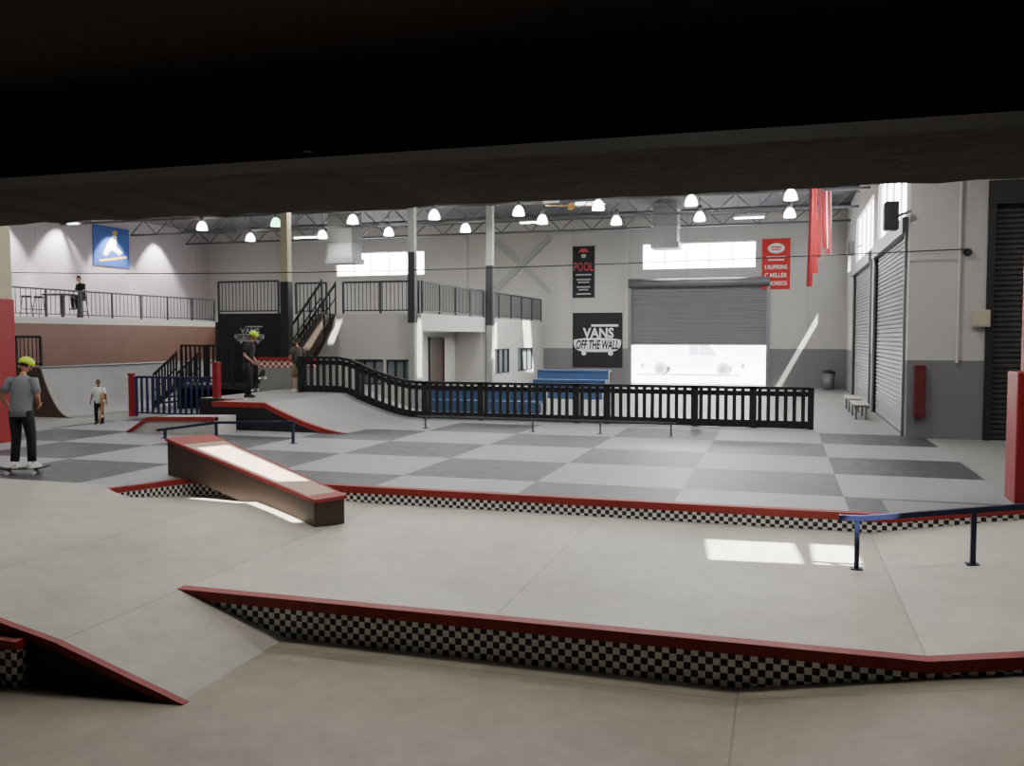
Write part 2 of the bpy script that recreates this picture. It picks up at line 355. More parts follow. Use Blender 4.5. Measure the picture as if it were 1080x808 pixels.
# platform with curved bank
def zq(x):
    if x <= -11.6: return 1.2
    if x >= -9.5: return ZU
    t = (-9.5 - x) / 2.1; return ZU + .655 * t ** 1.45
PF, PM, PB = 18.2, 19.3, 23.8
pl = thing('skate_platform', 'raised platform with red coping and curved bank where two skaters stand', 'platform', (-12.5, 20.5, ZU))
cx = [-14.2, -13.0, -11.6] + [-11.6 + 2.1 * i / 8 for i in range(1, 9)]
mb = MB()
for a, b in zip(cx, cx[1:]):
    y0 = PM if b <= -13 else PF
    mb.add([(a, y0, zq(a)), (b, y0, zq(b)), (b, PB, zq(b)), (a, PB, zq(a))], [(0, 1, 2, 3)])
build('surface', mb, M['grey'], pl, smooth=False)
mb = MB()
fp = [(-14.2, PB), (-14.2, PM), (-13, PM), (-13, PF)] + [(x, PF) for x in cx[2:]]
for (a, b), (c, d) in zip(fp, fp[1:]): mb.add([(a, b, ZU), (c, d, ZU), (c, d, zq(c)), (a, b, zq(a))], [(0, 1, 2, 3)])
build('side', mb, M['black'], pl)
mb = sweep([(x, PF, zq(x)) for x in [-13.02] + cx[2:]], (0, -1, 0), .02, .1, .012, .11)
c2 = sweep([(-13, PF, 1.2), (-13, PM, 1.2)], (-1, 0, 0), .02, .1, .012, .11); mb.add(c2.v, c2.f)
build('coping', mb, M['red'], pl)
kw0, kw1 = PY(272, 380, PB - .3).x, PY(331, 380, PB - .3).x
build('back_wall', MB().box(kw0, kw1, PB - .3, PB - .1, ZU, 1.84), M['grey'], pl)
build('check_band', MB().box(kw0, kw1, PB - .31, PB - .09, 1.84, 2.05), M['chkred'], pl)
build('wall_cap', MB().box(kw0 - .02, kw1 + .02, PB - .34, PB - .06, 2.05, 2.15), M['red'], pl)
tag(build('red_post', MB().box(-13.86, -13.7, PM + .08, PM + .24, 1.2, 2.08).box(-13.88, -13.68, PM + .06, PM + .26, 2.08, 2.12), M['redpad'], bevel=.01), 'short square red post at the corner of the raised platform', 'post')
le = thing('low_ledge', 'low red edged wedge with pale scuffed face left of the raised platform', 'ledge', (-13.2, 17.2, ZU))
pp = [(-14.5, ZU), (-13.9, .9), (-12.1, .95)]
build('body', MB().prism([(x, 17.0, z) for x, z in pp] + [(-12.1, 17.0, ZU)], (0, .8, 0)), M['scuff'], le)
build('coping', sweep([(x, 17.0, z + .005) for x, z in pp], (0, -1, 0), .03, .12, .012, .08), M['red'], le)

# black picket fence following the bank
YF = 22.3
fe = thing('picket_fence', 'long black wooden picket fence curving down from the raised platform', 'fence', (-6, YF, ZU))
XF = [-13.0, -12.3] + [-11.8 + i * .35 for i in range(8)] + [-9.0, -6, -3, 0, .72]
zf = zq
mb = MB()
for a, b in zip(XF, XF[1:]): mb.bar((a, YF, zf(a) + .98), (b, YF, zf(b) + .98), .16, .07)
build('top_rail', mb, M['blackw'], fe)
mb = MB()
for a, b in zip(XF, XF[1:]): mb.bar((a, YF + .02, zf(a) + .84), (b, YF + .02, zf(b) + .84), .05, .12)
build('rail', mb, M['blackw'], fe)
mb = MB()
for a, b in zip(XF, XF[1:]): mb.bar((a, YF + .02, zf(a) + .1), (b, YF + .02, zf(b) + .1), .05, .18)
build('rail', mb, M['blackw'], fe)
mb = MB(); x = -12.9
while x < .62:
    z = zf(x); mb.box(x, x + .09, YF - .05, YF - .015, z + .03, z + .95); x += .2
build('picket_panel', mb, M['blackw'], fe)
for x in (-13.0, -11.2, -9.2, -7.6, -5.0, -4.2, -2.0, -.6, .72):
    build('post', MB().box(x - .07, x + .07, YF - .08, YF + .08, zf(x), zf(x) + 1.0), M['blackw'], fe)

def railing(label, p, q, z, h=1.0, m='rail', step=.13, posts=1.6, group=None, name='railing', th=.02):
    p = V((p[0], p[1], z)); q = V((q[0], q[1], z)); t = thing(name, label, 'railing', (p + q) / 2, group)
    d = q - p; n = max(1, round(d.length / posts))
    build('top_rail', MB().bar(p + ZV * h, q + ZV * h, .07, .06), M[m], t); build('bottom_rail', MB().bar(p + ZV * .1, q + ZV * .1, .04, .04), M[m], t)
    mb = MB(); k = int(d.length / step)
    for i in range(1, k): a = p + d * (i / k); mb.bar(a + ZV * .1, a + ZV * h, th, th)
    build('baluster_panel', mb, M[m], t)
    for i in range(n + 1): a = p + d * (i / n); build('post', MB().bar(a, a + ZV * h, .06, .06), M[m], t)
    return t
railing('dark blue barred railing with red end post left of the raised platform', (-17.2, 20.6), (-14.5, 20.6), ZU, 1.1, 'blue', .17, 2.8, th=.05)
tag(build('red_post', MB().box(-17.42, -17.3, 20.54, 20.66, ZU, ZU + 1.16).box(-17.44, -17.28, 20.52, 20.68, ZU + 1.16, ZU + 1.2), M['redpad']), 'thin red post at the left end of the blue barred railing', 'post')

# ------------------------------------------------------------------ mezzanine, left deck
ZD = 3.5; XB0, XB1, YBK, YM, XM, YM2 = -17.7, -15.28, 24.95, 25.6, -10.7, 31.9
mb = MB().box(XL, -25.5, 19.2, YB, ZD - .25, ZD).box(XB0, XB1, YBK + .02, YB, ZD - .25, ZD).box(XB1, XM, YM, YB, ZD - .25, ZD).box(-25.5, XB0, 36.5, YB, ZD - .25, ZD)
struct('floor_mezzanine', mb, M['white'])
struct('wall_deck', MB().box(-25.8, -25.5, 19.2, 36.5, ZU, ZD - .25), M['brown'])
# quarter pipe with dark brown end panel
YQ = 19.6; q0, q1, q2 = PY(12, 400, YQ).x, PY(42, 390, YQ).x, PY(64, 443, YQ).x; ZQ = PY(50, 388, YQ).z
qp = thing('quarter_pipe', 'grey curved quarter pipe with dark brown end panel behind the child', 'ramp', ((q0 + q2) / 2, YQ, ZU))
cur = [(q1 + (q2 + .35 - q1) * i / 14, ZU + .01 + (ZQ - ZU - .01) * (1 - i / 14) ** 2.2) for i in range(15)]
build('transition', MB().prism([(q1, YQ + .04, ZU)] + [(x, YQ + .04, z) for x, z in cur], (0, 12.5, 0)), M['pipe'], qp, smooth=False)
build('end_panel', MB().prism([(q0, YQ, ZU), (q0, YQ, ZQ)] + [(x, YQ, z) for x, z in cur], (0, .04, 0)), M['brownd'], qp)
build('deck', MB().box(q0, q1, YQ + .04, YQ + 12.54, ZQ - .08, ZQ), M['brownd'], qp)
build('coping', MB().tube([(q1, YQ - .02, ZQ), (q1, YQ + 12.54, ZQ)], .035), M['steel'], qp)
railing('short black railing on the quarter pipe deck at the left', (q0 + .1, YQ + .1), (q1 - .05, YQ + .1), ZQ, .85, 'black', .13, 1.1)
railing('long dark metal railing along the left deck above the brown wall', (-25.55, 19.3), (-25.55, 36), ZD, 1.0, step=.22)
railing('dark metal railing on the deck above the left black logo panel', (XB0 + .1, YBK + .1), (XB1 - .1, YBK + .1), ZD, 1.05)
railing('dark metal railing along the mezzanine front right of the stairs', (-13.4, YM + .05), (XM - .1, YM + .05), ZD, 1.0)
railing('dark metal railing at the left of the mezzanine front above the stairs', (-15.1, YM + .05), (-14.0, YM + .05), ZD, 1.0)
railing('dark metal railing on mezzanine side between the two slim columns', (XM - .05, YM + .2), (XM - .05, YM2 - .1), ZD, 1.0)
railing('dark metal railing at the far end of the mezzanine by the back wall', (XM - .05, YM2 + .2), (XM - .05, 40.2), ZD, 1.0)
FW_ = [(-13.0, -12.0, 1.25, 2.05), (-11.9, XM - .3, 1.25, 2.05)]; SW = [(33.0, 35.0, 1.3, 2.3), (36.2, 38.6, 1.3, 2.3)]
mb = MB()
for a, b, c, d in wall_cells(XB1, XM, ZU, ZD - .25, FW_): mb.box(a, b, YM, YM + .15, c, d)
struct('wall_mezzanine_front', mb, M['white'])
mb = MB()
for a, b, c, d in wall_cells(YM2, YB, ZU, ZD - .25, SW): mb.box(XM - .15, XM, a, b, c, d)
mb.box(XM - .15, XM, YM + .15, YM2, 2.95, 3.25)
struct('wall_mezzanine_side', mb, M['white'])
XRC = XM - 1.2
struct('wall_recess', MB().box(XRC - .15, XRC, YM + .15, YM2, ZU, 3.25).box(XRC, XM - .15, YM2 - .1, YM2, ZU, 3.25), M['white'])
for i, (h, fr) in enumerate(((FW_[0], 0), (FW_[1], 0), (SW[0], 1), (SW[1], 1))):
    a, b, z0, z1 = h; mb = MB()
    def bx(u0_, u1, za, zb_, d0, d1):
        if fr: mb.box(XM - d1, XM - d0, u0_, u1, za, zb_)
        else: mb.box(u0_, u1, YM + d0, YM + d1, za, zb_)
    for k in range(4): u = a + (b - a) * k / 3; bx(max(a, u - .03), min(b, u + .03), z0, z1, .02, .08)
    bx(a, b, z0, z0 + .05, .02, .08); bx(a, b, z1 - .05, z1, .02, .08)
    w = struct('window_%d' % (i + 3), mb, M['rail'])
    mb = MB(); bx(a, b, z0, z1, .09, .1); build('pane', mb, M['gdark'], w)
dd = thing('service_door', 'dark narrow door in the recess under the mezzanine', 'door', (XRC, 29.8, ZU))
build('leaf', MB().box(XRC, XRC + .05, 29.2, 30.4, ZU, 2.65), M['brownd'], dd)
build('frame', MB().box(XRC, XRC + .08, 29.1, 29.2, ZU, 2.75).box(XRC, XRC + .08, 30.4, 30.5, ZU, 2.75).box(XRC, XRC + .08, 29.2, 30.4, 2.65, 2.75), M['rail'], dd)
struct('wall_block_front', MB().box(XB0, XB1, YBK + .02, YBK + .2, ZU, ZD - .25), M['black'])
struct('wall_block_side', MB().box(XB0, XB0 + .15, YBK + .2, 36, ZU, ZD - .25).box(XB1 - .15, XB1, YBK + .2, YM, ZU, ZD - .25), M['grey'])
def stairs(label, x0, x1, y0, y1, z0, z1, n, m, name='staircase', solid=0):
    t = thing(name, label, 'stairs', (x0, y0, z0)); dx = (x1 - x0) / n; dz = (z1 - z0) / n
    for i in range(n):
        z = z0 + dz * (i + 1); a, b = x0 + dx * i, x0 + dx * (i + 1); build('tread', MB().box(min(a, b), max(a, b), y0, y1, z - .05, z), M['rail'], t)
    for y in (y0 - .05, y1):
        lo = solid if y < y0 else .12
        build('stringer', MB().prism([(x0, y, max(ZU, z0 - .05 - solid)), (x1, y, z1 - .12 - lo), (x1, y, z1 + .06), (x0, y, z0 + .22)], (0, .05, 0)), m, t)
        mb = MB().bar((x0, y, z0 + 1.05), (x1, y, z1 + .95), .06, .06).bar((x0, y, z0 + .55), (x1, y, z1 + .5), .03, .03)
        for k in range(9): f = k / 8; mb.bar((x0 + (x1 - x0) * f, y, z0 + (z1 - z0) * f), (x0 + (x1 - x0) * f, y, z0 + (z1 - z0) * f + 1.03), .04, .04)
        build('handrail', mb, M['black'], t)
    return t
YS1 = 24.65
stairs('steep solid sided staircase rising to the mezzanine beside the cream column', -15.26, -13.6, YS1, 25.5, 1.3, ZD, 11, M['stairw'], solid=.7)
st = stairs('lower black railed steps at the left of the black logo block', -18.6, -17.75, 23.1, 24.2, ZU, 1.3, 4, M['black'])
build('landing', MB().box(-17.75, -15.3, 23.05, 24.9, 1.18, 1.3).box(-17.75, -17.6, 23.05, 24.9, ZU, 1.18).box(-15.45, -15.3, 23.05, 24.9, ZU, 1.18), M['black'], st)
railing('black slatted railing along the landing below the left logo panel', (-17.6, 23.1), (-15.8, 23.1), 1.3, 1.2, 'black', .16, .9, th=.05)

# ------------------------------------------------------------------ walls
ZC = 8.2
win = [(PY(355, 280, YB).x, PY(447, 280, YB).x, 5.8, 7.0), (PY(678, 270, YB).x, PY(797, 270, YB).x, 5.8, 7.0)]
dr = (PY(666, 350, YB).x, PY(808, 350, YB).x, ZU, 5.25)
mb = MB()
for a, b, c, d in wall_cells(XL, XD + .2, 0, ZC, win + [dr]): mb.box(a, b, YB, YB + .2, c, d)
for x in (-24.5, -14.6, dr[0] - .25): mb.box(x - .1, x + .1, YB - .12, YB, ZU, ZC)
struct('wall_back', mb, M['wallw'])
for i, w in enumerate(win):
    mb = MB(); n = 5
    for k in range(n + 1): x = w[0] + (w[1] - w[0]) * k / n; mb.box(x - .02, x + .02, YB + .06, YB + .12, w[2], w[3])
    for z in (w[2], w[3] - .06): mb.box(w[0], w[1], YB + .06, YB + .12, z, z + .06)
    o = struct('window_%d' % (i + 1), mb, M['white']); build('pane', MB().box(w[0], w[1], YB + .13, YB + .14, w[2], w[3]), M['pane'], o)
def slats(axis, c, u0, u1, z0, z1, s):
    mb = MB(); vs = []; n = int((z1 - z0) / s); prof = []
    for k in range(n): z = z0 + k * s; prof += [(0, z), (.035, z + s * .25), (.035, z + s * .75), (0, z + s * .98)]
    prof.append((0, z1))
    for u in (u0, u1): vs += [((u, c - d, z) if axis == 'y' else (c - d, u, z)) for d, z in prof]
    k = len(prof); mb.add(vs, [(i, i + 1, k + i + 1, k + i) for i in range(k - 1)])
    return mb
d1 = struct('door_1', MB().box(dr[0] - .15, dr[0], YB - .1, YB + .1, ZU, dr[3]).box(dr[1], dr[1] + .15, YB - .1, YB + .1, ZU, dr[3]), M['steel'])
build('curtain', slats('y', YB + .05, dr[0], dr[1], 2.5, dr[3], .11), M['shutter'], d1)
build('bottom_bar', MB().box(dr[0], dr[1], YB - .02, YB + .08, 2.4, 2.5), M['steel'], d1)
build('housing', MB().tube([(dr[0] - .1, YB - .22, 5.2), (dr[1] + .1, YB - .22, 5.2)], .2, 12), M['steel'], d1, smooth=True)
doors = [(21.45, 28.1, ZU, 5.15), (29.3, 36.0, ZU, 5.15)]; cl = [(21.7, 27.9, 5.5, 7.1), (29.2, 35.6, 5.5, 7.1), (38.2, 39.75, 5.45, 6.25)]
mb = MB()
for a, b, c, d in wall_cells(YC + .2, YB, 0, ZC, doors + cl): mb.box(XD, XD + .2, a, b, c, d)
struct('wall_right', mb, M['wallw'])
for i, h in enumerate(doors):
    o = struct('door_%d' % (i + 2), MB().box(XD - .06, XD + .1, h[0] - .08, h[0], ZU, h[3]).box(XD - .06, XD + .1, h[1], h[1] + .08, ZU, h[3]).box(XD - .12, XD + .1, h[0] - .1, h[1] + .1, h[3] - .1, h[3] + .25), M['steel'])
    build('curtain', slats('x', XD + .08, h[0], h[1], ZU, h[3], .11), M['shutter'], o)
for i, h in enumerate(cl[:2]):
    mb = MB()
    for k in range(5): y = h[0] + (h[1] - h[0]) * k / 4; mb.box(XD + .05, XD + .1, y - .03, y + .03, h[2], h[3])
    o = struct('window_%d' % (i + 7), mb, M['white']); build('pane', MB().box(XD + .11, XD + .12, h[0], h[1], h[2], h[3]), M['paner'], o)
dk = (4.3, 8.2, ZU, 5.9)
mb = MB()
for a, b, c, d in wall_cells(XD, XR, 0, ZC, [dk]): mb.box(a, b, YC, YC + .2, c, d)
struct('wall_right_front', mb, M['wallw'])
d4 = struct('door_4', MB().box(dk[0] - .12, dk[0] + .02, YC - .08, YC + .1, ZU, dk[3]).box(dk[0] - .12, dk[1], YC - .1, YC + .1, dk[3] - .35, dk[3] + .15), M['black'])
build('curtain', slats('y', YC + .15, dk[0], dk[1], ZU, dk[3], .11), M['shutterd'], d4)
struct('wall_left', MB().box(XL - .2, XL, -3, YB + .2, 0, ZC), M['walll'])
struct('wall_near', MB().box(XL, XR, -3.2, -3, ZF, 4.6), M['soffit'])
struct('wall_near_right', MB().box(XR, XR + .2, -3, YC, ZF, ZC), M['wallw'])
YS = 5.87
struct('wall_upper', MB().box(XL, XR, YS - .2, YS, 4.6, ZC), M['wallw'])
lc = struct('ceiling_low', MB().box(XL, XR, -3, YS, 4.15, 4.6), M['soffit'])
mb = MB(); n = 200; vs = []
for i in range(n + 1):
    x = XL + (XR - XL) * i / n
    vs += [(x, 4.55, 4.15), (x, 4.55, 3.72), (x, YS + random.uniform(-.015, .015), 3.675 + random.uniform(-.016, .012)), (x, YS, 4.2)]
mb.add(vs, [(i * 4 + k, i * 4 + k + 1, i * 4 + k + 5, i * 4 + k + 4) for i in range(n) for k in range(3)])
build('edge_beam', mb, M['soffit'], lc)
build('steel_flange', MB().box(XL, XR, 4.25, 4.55, 3.7, 3.76).box(XL, XR, 4.38, 4.42, 3.76, 4.15), M['beam'], lc)
for x, s in ((-6.4, 1), (3.2, -1)): build('haunch', MB().prism([(x - .5, .5, 4.15), (x + .5, .5, 4.15), (x + .25, .5, 3.8), (x - .25, .5, 3.8)], (0, 3.6, 0)), M['soffit'], lc)
p1 = PY(325, 175, 4.2); tag(build('conduit_pipe', MB().tube([(p1.x, 4.2, 3.72), (p1.x, 4.2, 4.17)], .03), M['beam']), 'dark vertical conduit under the low ceiling above the left ledge', 'pipe')
# main ceiling sheet with unseen slots added to shape the sun patches and streaks (constrained triangulation, triangles inside a slot are dropped)
SD = V((-.45, .3, -.84))
def up_to(p): p = V(p); t = (ZC - p.z) / .84; return p - SD * t
slots = []
def cutter(pts):
    q2 = [V((up_to(p).x, up_to(p).y)) for p in pts]; hull = geometry.convex_hull_2d(q2); slots.append([q2[i] for i in hull])
for (a, b) in ((745, 842), (856, 905)):
    cutter([PZ(a, 569 + (a - 745) * .045, ZP), PZ(b - 6, 569 + (b - 745) * .045, ZP), PZ(b + 4, 590 + (b - 745) * .045, ZP), PZ(a + 4, 590 + (a - 745) * .045, ZP)])
cutter([lp(.24, .1, ztop(.24)), lp(.2, wid(.2) - .08, ztop(.2)), lp(.8, wid(.8) - .12, ztop(.8)), lp(.8, .12, ztop(.8))])
def gl(t, w_): p = lp(t, w_, 0); p.z = zbank(p.x, p.y); return p
cutter([gl(.06, .0), gl(.06, -.14), gl(.72, -.22), gl(.72, .0)])
cutter([PY(440, 337, YM), PY(446, 337, YM), PY(446, 398, YM), PY(438, 398, YM)])
cutter([PX(551, 338, XM), PX(559, 338, XM), PX(563, 392, XM), PX(555, 392, XM)])
cutter([PX(515, 341, XM), PX(525, 341, XM), PX(523, 392, XM), PX(513, 392, XM)])
cutter([PY(319, 368, YS1 - .05), PY(327, 368, YS1 - .05), PY(347, 334, YS1 - .05), PY(344, 331, YS1 - .05)])
cutter([PY(352, 338, YM), PY(361, 338, YM), PY(352, 362, YM), PY(346, 362, YM)])
def inside(p, poly):
    s_ = [(poly[(i + 1) % len(poly)] - poly[i]).cross(p - poly[i]) for i in range(len(poly))]
    return all(v > 1e-7 for v in s_) or all(v < -1e-7 for v in s_)
cv = [V(c) for c in ((XL, YS - .2), (XR, YS - .2), (XR, YC + .1), (XD + .2, YC + .1), (XD + .2, YB + .2), (XL, YB + .2))]; faces_in = [list(range(6))]
for sl_ in slots: n0 = len(cv); cv += sl_; faces_in.append(list(range(n0, n0 + len(sl_))))
r_ = geometry.delaunay_2d_cdt(cv, [], faces_in, 1, 1e-5)
mb = MB(); vv, ff = r_[0], r_[2]; keep = []
for f in ff:
    c = sum((vv[i] for i in f), V((0, 0))) / len(f)
    if not any(inside(c, sl_) for sl_ in slots): keep.append(tuple(f))
mb.add([(p.x, p.y, ZC) for p in vv], keep)
struct('ceiling', mb, M['ceil'])
for i, y in enumerate((26.2, 30.4, 34.6, 38.6)):
    t = thing('roof_truss', ['open web steel truss under the roof, nearest of the four', 'open web steel truss under the roof, second nearest', 'open web steel truss under the roof, third nearest', 'open web steel truss under the roof closest to back wall'][i], 'truss', (-13, y, ZC - .7), 'roof trusses')
    build('top_chord', MB().box(XL, XD, y - .06, y + .06, ZC - .1, ZC - .01), M['truss'], t); build('bottom_chord', MB().box(XL, XD, y - .05, y + .05, ZC - .75, ZC - .67), M['truss'], t)
    mb = MB(); x = XL
    while x < XD - .8: mb.bar((x, y, ZC - .7), (x + .7, y, ZC - .06), .04, .04).bar((x + .7, y, ZC - .06), (x + 1.4, y, ZC - .7), .04, .04); x += 1.4
    build('web', mb, M['truss'], t)

# ------------------------------------------------------------------ lamps
rowA = [(264, 250), (340, 247), (410, 244), (491, 240), (572, 231), (650, 232), (738, 228), (833, 224)]
rowB = [(213, 238), (291, 234), (372, 231), (458, 226), (547, 222), (631, 216), (729, 211), (834, 205)]
ordn = ['first', 'second', 'third', 'fourth', 'fifth', 'sixth', 'seventh', 'eighth']
LP = 112
def light(loc, power, size=.5, parent=None, col=(1, .98, .95)):
    ld = bpy.data.lights.new('lamp_light', 'AREA'); ld.shape = 'DISK'; ld.size = size; ld.energy = power; ld.color = col
    o = bpy.data.objects.new('lamp_light', ld); COL.objects.link(o); o.location = loc
    if parent: o.parent = parent
    return o
for row, nm in ((rowA, 'far'), (rowB, 'near')):
    for i, (px_, py_) in enumerate(row):
        p = PZ(px_, py_, 7.15); green = nm == 'near' and i == 1
        lab = 'greenish high bay lamp, second from left in the near row' if green else 'glowing white high bay lamp, %s from left in the %s row' % (ordn[i], nm)
        t = thing('high_bay_lamp', lab, 'lamp', p, 'high bay lamps under the roof')
        build('shade', MB().lathe([(.2, -.17), (.2, -.12), (.17, 0), (.12, .1), (.06, .15)], p, 14), M['lampgreen' if green else 'lampg'], t, smooth=True)
        build('ballast', MB().lathe([(.06, .15), (.09, .17), (.09, .36), (.05, .4)], p, 12), M['truss'], t, smooth=True)
        build('cord', MB().tube([p + ZV * .4, V((p.x, p.y, ZC))], .012, 6), M['truss'], t)
        light((0, 0, -.22), LP, .45, t)
for y in (9, 14, 19, 24):
    for x in (-24, -19, -14, -9, -4, 1): light((x, y, 7.2), LP * (1 if x > -12 else .6))
for x in (5.5, 10): light((x, 15, 7.2), LP)
for y in (24.2, 27.2, 30.2, 33.2, 36.2):
    ld = bpy.data.lights.new('wall_wash', 'SPOT'); ld.energy = 2200; ld.spot_size = math.radians(80); ld.spot_blend = .5; ld.shadow_soft_size = .1; ld.color = (1, .93, .95)
    o = bpy.data.objects.new('wall_wash', ld); COL.objects.link(o); o.location = (-28.2, y, 7.9); o.rotation_euler = (0, math.radians(10), 0)
# ------------------------------------------------------------------ columns
def column(label, x, y, w, z0, zs, zt, mu, ml, name='column', padw=.03, zlow=None):
    t = thing(name, label, 'column', (x, y, z0)); h = w / 2
    build('shaft', MB().box(x - h, x + h, y - h, y + h, z0 if zlow else zs - .05, zt), M[mu], t); h += padw
    build('pad', MB().box(x - h, x + h, y - h, y + h, zlow or z0, zs), M[ml], t, bevel=.02)
ZT = ZC - .01
c = PY(302, 300, 23.96); column('cream column with dark lower half rising beside the steep staircase', c.x, 23.96, .24, ZU, PY(302, 297, 23.9).z, ZT, 'cream', 'black', padw=.02)
c = PY(435, 300, 25.42); column('pale column with dark sleeve at railing height on the mezzanine front corner', c.x, 25.42, .2, ZU, PY(435, 266, 25.4).z, ZT, 'palecol', 'rail', padw=.02, zlow=3.2)
c = PY(513, 300, YM2 + .05); column('slender pale column with dark sleeve halfway along the mezzanine side', c.x + .15, YM2 + .05, .24, ZU, PY(513, 280, YM2).z, ZT, 'palecol', 'rail', padw=.02, zlow=3.2)
c = PZ(4, 466, ZU); column('thick column with tall red pad at the left edge', c.x - .1, c.y, .42, ZU, 3.55, ZT, 'cream', 'redpad')
c = PZ(1082, 530, ZU); column('red padded column at the right edge above the blue rail', c.x + .1, c.y + .1, .3, ZU, 2.29, ZT, 'redpad', 'redpad', padw=.13)

# ------------------------------------------------------------------ wall furniture
def logo(pl, w, h, parent, ink='ink', s=1.0):
    m2 = MB(); d = .012; w *= s; h *= s
    pl.text(m2, 'VANS', .02 * w, .12 * h, .62 * w, .17 * h, d, .03)
    pl.poly(m2, [(-.12 * w, .225 * h), (.42 * w, .225 * h), (.42 * w, .26 * h), (-.12 * w, .26 * h)], d)
    b = []
    for k in range(36):
        t = 2 * math.pi * k / 36; cx_, sy_ = math.cos(t), math.sin(t)
        b.append((.48 * w * (abs(cx_) ** .55) * (1 if cx_ > 0 else -1), -.08 * h + .115 * h * (abs(sy_) ** .7) * (1 if sy_ > 0 else -1) + .05 * h * cx_ ** 6))
    pl.poly(m2, b, d)
    for u in (-.27, .27):
        pl.poly(m2, [(u * w + .05 * w * math.cos(2 * math.pi * k / 10), -.215 * h + .04 * h * math.sin(2 * math.pi * k / 10)) for k in range(10)], d)
    build('logo', m2, M[ink], parent)
    m2 = MB(); pl.text(m2, 'OFF THE WALL', 0, -.075 * h, .86 * w, .16 * h, d + .006, .035, .25)
    build('lettering', m2, M['banner'], parent)
def sign(name, label, c, right, nrm, w, h, m, cat):
    t = thing(name, label, cat, c); pl = Plane(c, right, nrm); m2 = MB(); pl.poly(m2, [(-w / 2, -h / 2), (w / 2, -h / 2), (w / 2, h / 2), (-w / 2, h / 2)], .005, .02)
    build('sheet', m2, M[m], t); return t, pl
def wall_sign(name, label, r, m):
    a, b = PY(r[0], r[1], YB - .05), PY(r[2], r[3], YB - .05); w, h = b.x - a.x, a.z - b.z
    t, pl_ = sign(name, label, ((a.x + b.x) / 2, YB - .03, (a.z + b.z) / 2), (1, 0, 0), (0, -1, 0), w, h, m, 'banner'); return t, pl_, w, h
t, pln, w, h = wall_sign('logo_banner', 'large square black banner with white skateboard logo left of the half open shutter', (604, 330, 656, 388), 'banner'); logo(pln, w, h * 1.1, t)
a, b = PY(230, 331, YBK), PY(297, 376, YBK)
t, pln = sign('logo_banner', 'black logo panel below the deck railing beside the steep staircase', ((a.x + b.x) / 2, YBK - .0, (a.z + b.z) / 2), (1, 0, 0), (0, -1, 0), b.x - a.x, a.z - b.z, 'banner', 'banner'); logo(pln, (a.z - b.z) * 1.05, a.z - b.z, t, 'inkd', .8)
def bars(pl, m2, w, h, rows):
    for u_, v_ in rows: pl.poly(m2, [(-u_ * w, v_ * h - .012 * h), (u_ * w, v_ * h - .012 * h), (u_ * w, v_ * h + .012 * h), (-u_ * w, v_ * h + .012 * h)], .012)
t, pln, w, h = wall_sign('event_banner', 'narrow black vertical banner with pink emblem high on the back wall', (603, 259, 628, 315), 'banner')
m2 = MB(); pln.poly(m2, [(-.24 * w, .37 * h), (.24 * w, .37 * h), (.16 * w, .4 * h), (.1 * w, .44 * h), (-.1 * w, .44 * h), (-.16 * w, .4 * h)], .012)
pln.text(m2, 'POOL', 0, .1 * h, .8 * w, .16 * h, .012); build('emblem', m2, M['pink'], t)
m2 = MB(); pln.poly(m2, [(.11 * w * math.cos(k * .628), .3 * h + .038 * h * math.sin(k * .628)) for k in range(10)], .012)
bars(pln, m2, w, h, ((.32, -.05), (.3, -.14), (.24, -.19), (.28, -.28), (.2, -.33), (.3, -.41)))
build('lettering', m2, M['inkd'], t)
m2 = MB()
for x0_, x1_, z0_, z1_ in ((-.5, -.46, -.5, .5), (.46, .5, -.5, .5), (-.46, .46, -.5, -.482), (-.46, .46, .482, .5)): pln.poly(m2, [(x0_ * w, z0_ * h), (x1_ * w, z0_ * h), (x1_ * w, z1_ * h), (x0_ * w, z1_ * h)], .012)
build('border', m2, M['inkd'], t)
t, pln, w, h = wall_sign('winner_banner', 'flat red banner with white names on the back wall right of the window', (804, 252, 833, 305), 'redb')
m2 = MB(); pln.poly(m2, [(.3 * w * math.cos(k * math.pi / 10), .31 * h + .1 * h * math.sin(k * math.pi / 10)) for k in range(20)], .012)
bars(pln, m2, w, h, ((.34, .14), (.28, .08)))
for s_, v_ in (('S RUFFKING', -.06), ('C MILLER', -.22), ('C MORRIOS', -.38)): pln.text(m2, s_, 0, v_ * h, .8 * w, .085 * h, .012, .02)
build('lettering', m2, M['ink'], t)
m2 = MB(); bars(pln, m2, w, h, ((.2, .33), (.16, .285))); 
for i_ in range(len(m2.v)): m2.v[i_] = m2.v[i_] + pln.n * .006
build('emblem_mark', m2, M['redb'], t)
a, b = PX(98, 236, XL + .05), PX(137, 283, XL + .05); w, h = b.y - a.y, a.z - b.z
t, pln = sign('wall_poster', 'blue poster of a leaping skater high on the left wall', (XL + .03, (a.y + b.y) / 2, (a.z + b.z) / 2), (0, 1, 0), (1, 0, 0), w, h, 'posterb', 'poster')
m2 = MB(); pln.poly(m2, [(-.1 * w, .1 * h), (.05 * w, .3 * h), (.15 * w, .28 * h), (.12 * w, .02 * h), (.3 * w, -.12 * h), (.22 * w, -.2 * h), (0, -.08 * h), (-.15 * w, -.25 * h), (-.25 * w, -.22 * h)], .012); build('figure', m2, M['ink'], t)
m2 = MB(); pln.poly(m2, [(-.35 * w, -.36 * h), (.4 * w, -.2 * h), (.42 * w, -.25 * h), (-.33 * w, -.42 * h)], .012); pln.poly(m2, [(.1 * w + .07 * w * math.cos(k * .628), .36 * h + .06 * h * math.sin(k * .628)) for k in range(10)], .012); build('board', m2, M['yellow'], t)
